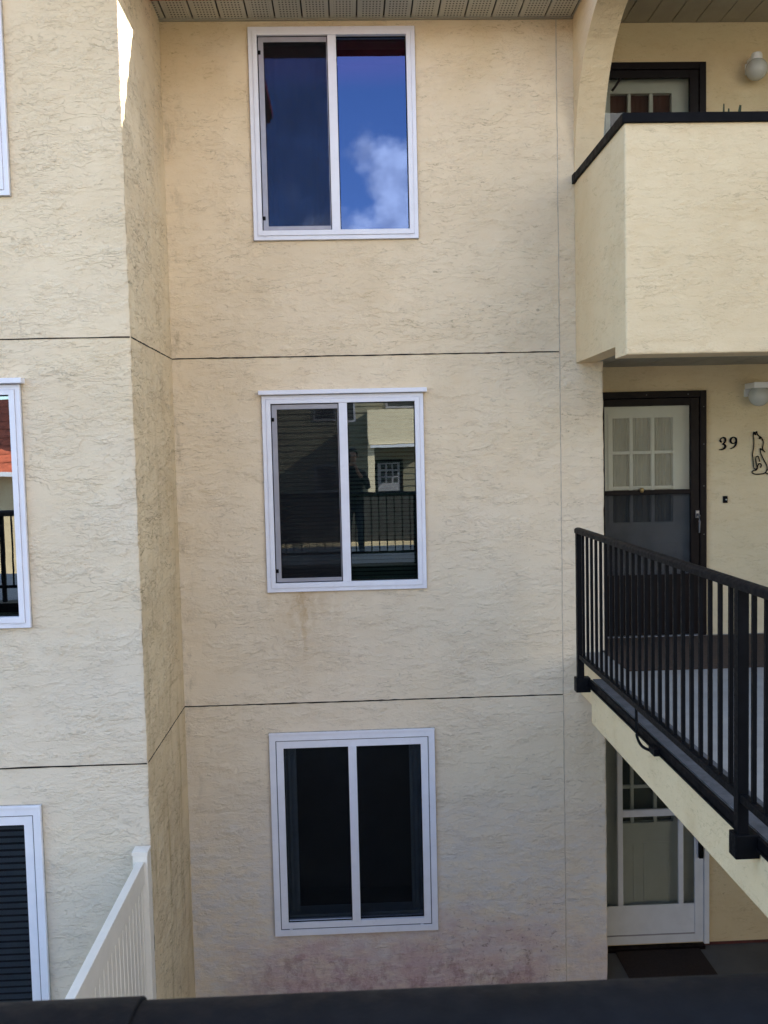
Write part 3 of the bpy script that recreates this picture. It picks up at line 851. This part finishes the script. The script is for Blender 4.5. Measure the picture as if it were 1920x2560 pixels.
db = tag(obj('doorbell', boxes((3.316*K, 3.354*K, YD-.018, YD-.001, -.508*K, -.446*K)), M['black'], bevel=.004),
         'small black doorbell plate with pale round button', 'doorbell')
bm = B(); lathe(bm, [(0, .007), (.0075, .003), (.0075, -.003), (0, -.007)], (3.340*K, YD-.020, -.477*K), 12)
obj('button', bm, M['globe'], db, smooth=0)


def lamp(x, z, label, kind):
    t = thing('wall_lamp', label, 'lamp', (x, YD, z), 'globe lamps beside the doors')
    r = .083; yc = YD-.112
    prof = [(r*math.sin(a), r*math.cos(a)*1.0) for a in (math.pi*k/16 for k in range(17))]
    prof[0] = (0, r); prof[-1] = (0, -r)
    bm = lathe(B(), prof, (x, yc, z), 28); obj('globe', bm, M['globe'], t, smooth=0)
    bm = B()
    if kind:     # square canopy above the globe
        box(bm, x-.072, x+.066, YD-.18, YD-.0005, z+.060, z+.105)
    else:
        lathe(bm, [(0, .125), (.036, .123), (.042, .11), (.045, .07), (0, .069)], (x, yc, z), 20)
        box(bm, x-.03, x+.03, yc+.036, YD-.0005, z+.082, z+.112)
    obj('base', bm, M['white'], t, bevel=.004)
    bm = B()
    if kind: box(bm, x-.078, x-.02, YD-.026, YD-.0008, z+.0, z+.0595)
    else: box(bm, x-.045, x+.045, YD-.016, YD-.0008, z+.0, z+.081)
    obj('wall_plate', bm, M['white'], t)


lamp(3.559*K, 3.205*K, 'white globe lamp beside the top floor door', 0)
lamp(3.590*K, .430*K, 'white globe lamp with square canopy above the coyote ornament', 1)

# ------------------------------------------------------------------ walkway in front of the middle door, running to the viewer
kk = .893
XF = 1.772*kk
wk = thing('walkway', 'raised concrete walkway with cream fascia and black metal edge leading to the dark brown door', 'walkway', (3.0, -3, FL2))
Y0 = -.84
bm = B()
prism(bm, [(XF+.012, Y0), (XF+.012, -8.6), (5.19, -8.6), (5.19, YD-.001), (XP+.003, YD-.001), (XP+.003, -.003), (XB, -.003), (XB, Y0)], 'z', FL2-.036, FL2)
box(bm, -5.5, XF+.012, -8.6, -6.10, FL2-.036, FL2)
obj('deck', bm, M['concrete'], wk)
bm = boxes((XF, XF+.20, -8.55, Y0-.001, -2.068*kk, FL2-.0365), (XB, XB+.2, Y0, -.004, -1.86, FL2-.0365))
obj('edge_board', boxes((-5.5, XF-.03, -6.25, -6.105, -2.068*kk, FL2-.0365)), M['cap'], wk)
obj('fascia', bm, M['stucco'], wk, bevel=.01, seg=3)
obj('soffit', boxes((XF+.2, 5.18, -8.5, Y0-.002, -1.80, -1.78), (XB+.2, 5.18, Y0, YD-.003, -1.80, -1.78)), M['soffit_plain'], wk)
bm = boxes((XF-.012, XF+.0, -6.10, Y0+.004, FL2-.044, FL2-.006), (XF-.012, XF+.004, -6.10, Y0+.004, FL2-.0065, FL2+.0035), (XF-.020, XF-.0125, -6.10, Y0+.004, FL2-.047, FL2-.036))
obj('edge_flashing', bm, M['cap'], wk)
obj('edge_strip', boxes((XF+.0125, XF+.17, -6.10, Y0+.004, FL2+.0005, FL2+.006)), M['slabside'], wk)
cp_ = tag(obj('carpet', boxes((2.078*.912, 4.2, -.64, YD-.09, FL2+.0005, FL2+.012)), M['carpet'], bevel=.004),
          'brown carpet strip on the walkway in front of the dark door', 'carpet')

# ------------------------------------------------------------------ railings
def railing(label, axis, fixed, a0, a1, posts, top, bottom, pitch, first, brackets, sleeve=None, wide=.055, tall=.036):
    t = thing('railing', label, 'railing', (fixed, (a0+a1)/2, FL2) if axis == 'y' else ((a0+a1)/2, fixed, FL2))
    def pt(s, off, z): return (fixed+off, s, z) if axis == 'y' else (s, fixed+off, z)
    def bx(bm, s0, s1, o0, o1, z0, z1):
        if axis == 'y': box(bm, fixed+o0, fixed+o1, s0, s1, z0, z1)
        else: box(bm, s0, s1, fixed+o0, fixed+o1, z0, z1)
    def profile(w_, h_):
        P = []
        for k in range(13):
            a = math.pi*k/12; P.append((w_/2*math.cos(a)*1.0, -h_*.45+h_*.45*math.sin(a)))
        P += [(-w_/2*.98, -h_), (w_/2*.98, -h_)]
        return P
    def bar(s0, s1, w_, h_, zt):
        bm = B(); n = max(2, int(abs(s1-s0)/.25))
        L = [[bm.verts.new(pt(s0+(s1-s0)*k/n, o, zt+z)) for o, z in profile(w_, h_)] for k in range(n+1)]
        m = len(L[0])
        for A, C in zip(L, L[1:]):
            for i in range(m): bm.faces.new((A[i], A[(i+1) % m], C[(i+1) % m], C[i]))
        bm.faces.new(L[0]); bm.faces.new(L[-1][::-1])
        return bm
    h = obj('handrail', bar(a0, a1, wide, tall, top), M['handrail'], t, smooth=40)
    if sleeve is not None:
        obj('sleeve', bar(a0, sleeve, wide+.008, tall+.006, top+.0035), M['handrail'], h, smooth=40, bevel=.002)
    bm = B(); bx(bm, a0+.012*(1 if a1 > a0 else -1), a1, -.016, .016, bottom-.034, bottom)
    obj('bottom_rail', bm, M['black'], t, bevel=.003)
    bmp = B(); bx(bmp, a0-.0, a0+.001, -.02, .02, bottom, bottom+.001); bmp.free()
    for s in posts:
        bm = B(); bx(bm, s-.022, s+.022, -.022, .022, bottom-.19, top-tall+.002)
        p = obj('post', bm, M['black'], t, bevel=.003)
        if brackets:
            bm = B(); bx(bm, s-.034, s+.036, -.036, .062, bottom-.262, bottom-.165)
            obj('bracket', bm, M['black'], p, bevel=.004)
    s = first; proto = None
    sg = 1 if a1 > a0 else -1
    n = 0
    while (s-a1)*sg < 0 and n < 99:
        if min(abs(s-q) for q in posts) > .04:
            if proto is None:
                bm = B(); bx(bm, s-.0082, s+.0082, -.0082, .0082, bottom-.002, top-tall+.004)
                proto = obj('picket', bm, M['black'], t); s_ref = s
            else:
                c = proto.copy(); COL.objects.link(c); c.parent = t
                c.location = (0, s-s_ref, 0) if axis == 'y' else (s-s_ref, 0, 0)
        s += pitch*sg; n += 1
    return t


XRL = 1.70*kk
ymap = lambda y: (y+DIST)*kk-DIST
rl = railing('black metal picket railing along the edge of the raised walkway', 'y', XRL, -.785, -5.98,
             [-.81, -3.365, -5.93], -.585*kk, -1.535*kk, .1072, ymap(-.190), True)
hk = B(); tube(hk, smoothpts([(XRL, ymap(-1.44), -1.40), (XRL, ymap(-1.445), -1.50), (XRL-.002, ymap(-1.46), -1.558),
                             (XRL+.004, ymap(-1.53), -1.592), (XRL+.03, ymap(-1.62), -1.594), (XF-.014, ymap(-1.69), -1.585)], 5), .008, 8)
obj('bent_rod', hk, M['black'], rl, smooth=0)
bm = boxes((XRL+.02, XF-.0125, ymap(-1.70), ymap(-1.60), -1.60, -1.565)); obj('clip', bm, M['black'], rl)

railing('dark handrail of the near railing along the bottom edge', 'x', -6.035, -4.0, 1.48, [-3.9, -1.95, .9], -.533, -1.37, .11, -3.79, False,
        sleeve=-.221, wide=.135, tall=.06)

# ------------------------------------------------------------------ fence at the left
fx = -1.335
fc = thing('fence', 'white vinyl privacy fence running out from the corner of the projecting block', 'fence', (fx, -3, G))
bm = boxes((fx-.045, fx+.045, -1.385, -1.295, G, -2.40))
po = obj('post', bm, M['vinyl2'], fc, bevel=.004)
bm = B(); zt = -2.40
v = [bm.verts.new(p) for p in ((fx-.048, -1.388, zt), (fx+.048, -1.388, zt), (fx+.048, -1.292, zt), (fx-.048, -1.292, zt),
                               (fx-.048, -1.388, zt+.02), (fx+.048, -1.388, zt+.02), (fx+.048, -1.292, zt+.02), (fx-.048, -1.292, zt+.02), (fx, -1.34, zt+.026))]
for f in ((0, 1, 5, 4), (1, 2, 6, 5), (2, 3, 7, 6), (3, 0, 4, 7), (4, 5, 8), (5, 6, 8), (6, 7, 8), (7, 4, 8), (3, 2, 1, 0)): bm.faces.new([v[i] for i in f])
obj('post_cap', bm, M['vinyl2'], po)
obj('top_rail', boxes((fx-.024, fx+.024, -5.2, -1.386, -2.58, -2.44)), M['vinyl2'], fc, bevel=.004)
obj('bottom_rail', boxes((fx-.024, fx+.024, -5.2, -1.386, G+.06, G+.19)), M['vinyl2'], fc, bevel=.004)
bm = boxes((fx-.010, fx+.012, -5.15, -1.392, G+.191, -2.581)); y = -1.43
while y > -5.1:
    prism(bm, [(fx+.0121, y+.005), (fx+.0155, y+.002), (fx+.0155, y-.002), (fx+.0121, y-.005)], 'z', G+.192, -2.582)
    y -= .078
obj('board_panel', bm, M['vinyl2'], fc)

# ------------------------------------------------------------------ ground floor clutter
tag(obj('doormat', boxes((2.107, 2.818, .034, YD-.062, G+.001, G+.016)), M['mat'], bevel=.006),
    'dark brown coir doormat at the white screen door', 'doormat')
bm = B(); v = [bm.verts.new(p) for p in ((2.755, .002, G+.002), (2.785, .000, G+.010), (2.79, .016, G+.004), (2.76, .018, G+.013))]
bm.faces.new(v)
bmesh.ops.solidify(bm, geom=bm.faces[:], thickness=.002)
tag(obj('paper_scrap', bm, M['paper']), 'tiny white scrap lying by the front of the doormat', 'litter')

# plant pot behind the balcony parapet, leaf tips over the cap
pl = thing('potted_plant', 'dark leafy plant whose tips show above the black balcony cap', 'plant', (2.45, -.98, FL3))
bm = lathe(B(), [(0, .30), (.10, .30), (.13, .31), (.13, .27), (.12, .27), (.09, .0), (0, 0)], (2.45, -.93, FL3), 18)
obj('pot', bm, M['pot'], pl, smooth=40)
bm = B()
for dx, dyy, top_, wdt, lean in ((-.035, -.02, 2.160, .012, .01), (.045, 0, 2.158, .020, .06), (.02, .02, 2.145, .014, .0), (-.005, .05, 2.00, .03, -.05), (.08, .06, 1.95, .03, .05), (-.09, .04, 1.9, .03, -.08)):
    b0 = Vector((2.45+dx*.3, -.93, FL3+.29)); tip = Vector((2.45+dx+lean*.3, -.98+dyy, top_)); n = 8; L = []
    for k in range(n+1):
        s = k/n; c = b0.lerp(tip, s)+Vector((lean*s*s*.4, 0, 0)); ww = wdt*1.5*math.sin(math.pi*min(.97, s*.62+.30))+.001
        L.append((bm.verts.new(c+Vector((-ww, 0, 0))), bm.verts.new(c+Vector((ww, .006, 0)))))
    for A, C in zip(L, L[1:]): bm.faces.new((A[0], A[1], C[1], C[0]))
obj('leaves', bm, M['leaf'], pl)

# ------------------------------------------------------------------ across the court: what the window panes reflect
YO = -23.0
ob = thing('opposite_building', 'siding clad building across the court, seen reflected in the middle window', 'building', (0, YO-3, G))
SZ = 1.0
bm = B()
z = -1.25
while z < 4.6:        # lap siding courses
    prism(bm, [(YO+.03, z), (YO+.005, z+.199), (YO-.3, z+.199), (YO-.3, z)], 'x', -7.5, 6.0); z += .2
obj('wall', bm, M['siding'], ob)
obj('lower_wall', boxes((-7.5, 6.0, YO-.3, YO+.01, G-.1, -3.12), (-7.5, 6.0, YO-.3, YO+.05, -2.84, -1.255)), M['siding_dk'], ob)
obj('band', boxes((-7.5, 6.0, YO-.3, YO+.25, -3.115, -2.845)), M['stucco'], ob)
obj('balcony', boxes((.59, 2.9, YO+.01, YO+1.2, .30, 1.37)), M['farcream'], ob)
obj('gutter', boxes((.64, 2.9, YO+1.201, YO+1.3, .19, .28)), M['vinyl'], ob)
obj('pillar', boxes((.56, .78, YO+.95, YO+1.17, -1.25, .29)), M['farcream'], ob)
def far_window(x0, x1, z0, z1):
    f = obj('window', ring(B(), (x0, x1, z0, z1), (x0+.07, x1-.07, z0+.07, z1-.07), YO+.05, YO+.0305), M['alu'], ob)
    obj('pane', boxes((x0+.07, x1-.07, YO+.031, YO+.036, z0+.07, z1-.07)), M['dark'], f)
far_window(-1.15, -.40, 1.10, 2.3); far_window(-1.15, -.40, -1.2, -.30); far_window(-.10, .22, 1.05, 2.3); far_window(1.2, 2.4, 1.45, 2.6)
far_window(-4.2, -3.0, -.9, .6); far_window(-4.2, -3.0, 1.4, 2.8)
f = obj('door', ring(B(), (.80, 1.72, -1.24, -.19), (.90, 1.62, -1.2, -.29), YO+.06, YO+.0305), M['brown'], ob)
obj('panel', boxes((.90, 1.62, YO+.031, YO+.045, -1.2, -.29)), M['alu'], f)
obj('panes', boxes(*[(1.0+.2*i, 1.14+.2*i, YO+.0451, YO+.05, -.95+.22*j, -.78+.22*j) for i in range(3) for j in range(3)]), M['dark'], f)
obj('roof', tiles(B(), -7.9, 6.4, YO+.6, YO-6, 4.55, .30, pitch=.3), M['tile'], ob, smooth=50)

obj('wall', boxes((6.0, 26, YO-4, YO+.6, G-.1, 5.2), (-7.49, 5.99, YO-6, YO-.31, G-.1, 4.5)), M['farcream'], ob)  # unseen tall cream wing added to bounce light; body behind the siding
nb = thing('neighbour_house', 'low house with bright orange tiled roof reflected in the window of the projecting block', 'house', (-14, YO-3, G))
obj('wall', boxes((-24, -8.2, YO-7, YO-.4, G-.1, -.35)), M['stucco'], nb)
bm = B()
for r in range(9):
    s0, s1 = r*.42, (r+1)*.42+.05
    prism(bm, [(YO-s0, -.28+s0*.62), (YO-s1, -.28+s1*.62), (YO-s1, -.34+s1*.62), (YO-s0, -.20+s0*.62-.10)], 'x', -24.4, -7.8)
obj('roof', bm, M['tile'], nb)
obj('gutter', boxes((-24.4, -7.8, YO+.01, YO+.14, -.42, -.28)), M['vinyl'], nb)

# ------------------------------------------------------------------ the person with the phone (seen only as a reflection)
def person():
    m, t, out = mat('person_clothes')
    P = t.n('ShaderNodeNewGeometry').outputs['Position']
    sx = t.n('ShaderNodeSeparateXYZ', ins={0: P})
    n = t.noise(P, 20, 4)
    jacket = t.mix(n, (.012, .013, .017), (.022, .022, .028))
    jeans = t.mix(n, (.018, .024, .045), (.03, .036, .06))
    skin = (.42, .25, .18)
    c = t.mix(t.math('GREATER_THAN', sx.outputs[2], -.80), jeans, jacket)
    c = t.mix(t.math('GREATER_THAN', sx.outputs[2], -.175), c, skin)
    hands = t.math('MULTIPLY', t.math('GREATER_THAN', sx.outputs[1], -7.06), t.math('GREATER_THAN', sx.outputs[2], -.36))
    c = t.mix(hands, c, skin)
    t.put(out.inputs[0], t.n('ShaderNodeBsdfPrincipled', ins={'Base Color': c, 'Roughness': .8}).outputs[0])
    hx, hy = .045, -7.27
    V = []; E = []; Rd = []
    def v(p, r, link=None):
        V.append(p); Rd.append(r if isinstance(r, tuple) else (r, r))
        if link is not None: E.append((link, len(V)-1))
        return len(V)-1
    pel = v((hx, hy-.04, -.74), (.165, .115))
    wai = v((hx, hy-.05, -.56), (.145, .105), pel)
    che = v((hx, hy-.05, -.38), (.165, .115), wai)
    nb_ = v((hx, hy-.04, -.245), (.085, .07), che)
    nk = v((hx, hy-.025, -.17), (.052, .052), nb_)
    jaw = v((hx, hy-.0, -.105), (.060, .072), nk)
    hd = v((hx, hy-.01, -.02), (.073, .090), jaw)
    v((hx, hy-.02, .05), (.058, .072), hd)
    for s in (-1, 1):
        sh = v((hx+s*.165, hy-.05, -.285), .060, che)
        el = v((hx+s*.235, hy+.03, -.53), .043, sh)
        wr = v((hx+s*.085-.025, hy+.27, -.245), .027, el)
        pm = v((hx+s*.060-.025, hy+.315, -.165), (.034, .018), wr)
        for q, (dx_, dzz) in enumerate(((.012, .065), (.004, .058), (-.006, .045), (-.014, .030))):
            k1 = v((hx-.025+s*(.058+dx_*.3), hy+.345+.006*q, -.150+dzz*.4-q*.018), .0085, pm)
            v((hx-.025+s*(.035), hy+.362, -.148+dzz*.5-q*.019), .0075, k1)
        th = v((hx-.025+s*.040, hy+.315, -.125), .010, pm)
        v((hx-.025+s*.022, hy+.330, -.10), .0085, th)
        hp = v((hx+s*.085, hy-.04, -.84), .088, pel)
        kn = v((hx+s*.095, hy-.02, -1.16), .060, hp)
        an = v((hx+s*.10, hy-.05, -1.48), .042, kn)
        v((hx+s*.115, hy+.10, -1.51), (.040, .030), an)
    me = bpy.data.meshes.new('person'); me.from_pydata(V, E, []); me.materials.append(m)
    o = bpy.data.objects.new('person', me); COL.objects.link(o)
    sk = o.modifiers.new('skin', 'SKIN'); sk.use_smooth_shade = True
    for i, r in enumerate(Rd):
        d = me.skin_vertices[0].data[i]; d.radius = r; d.use_root = (i == 0)
    ss = o.modifiers.new('sub', 'SUBSURF'); ss.levels = 2; ss.render_levels = 2
    tag(o, 'person in a dark jacket holding up a phone, mirrored in the middle window', 'person')
    # face and hair
    bm = B()
    for s in (-1, 1):
        lathe(bm, [(0, .008), (.011, .003), (.011, -.003), (0, -.008)], (hx+s*.031, hy+.083, -.015), 10)
    obj('eyes', bm, M['black'], o, smooth=0)
    bm = B(); tube(bm, [(hx, hy+.085, -.005), (hx, hy+.098, -.03), (hx, hy+.104, -.045), (hx, hy+.09, -.052)], [.007, .009, .013, .008], 8)
    tube(bm, [(hx-.022, hy+.084, -.078), (hx, hy+.092, -.076), (hx+.022, hy+.084, -.078)], [.003, .006, .003], 6)
    for s in (-1, 1): tube(bm, [(hx+s*.078, hy-.005, .0), (hx+s*.088, hy-.015, -.02), (hx+s*.08, hy-.005, -.05)], [.008, .012, .007], 6)
    fm = simple('face_skin', (.42, .25, .18), .6); obj('nose_mouth_ears', bm, fm, o, smooth=0)
    bm = B(); bmesh.ops.create_uvsphere(bm, u_segments=20, v_segments=12, radius=1)
    for q in bm.verts: q.co = Vector((hx+q.co.x*.090, hy-.035+q.co.y*.098, .012+q.co.z*.092))
    bmesh.ops.delete(bm, geom=[q for q in bm.verts if q.co.y > hy+.035 and q.co.z < .045], context='VERTS')
    hm = simple('dark_hair', (.03, .02, .014), .6, .3, 90); obj('hair', bm, hm, o, smooth=0)
    ph = boxes((-.058, .012, -6.925, -6.917, -.130, .014))
    tag(obj('phone', ph, M['phone'], bevel=.003), 'black phone held up in both hands', 'phone')


person()
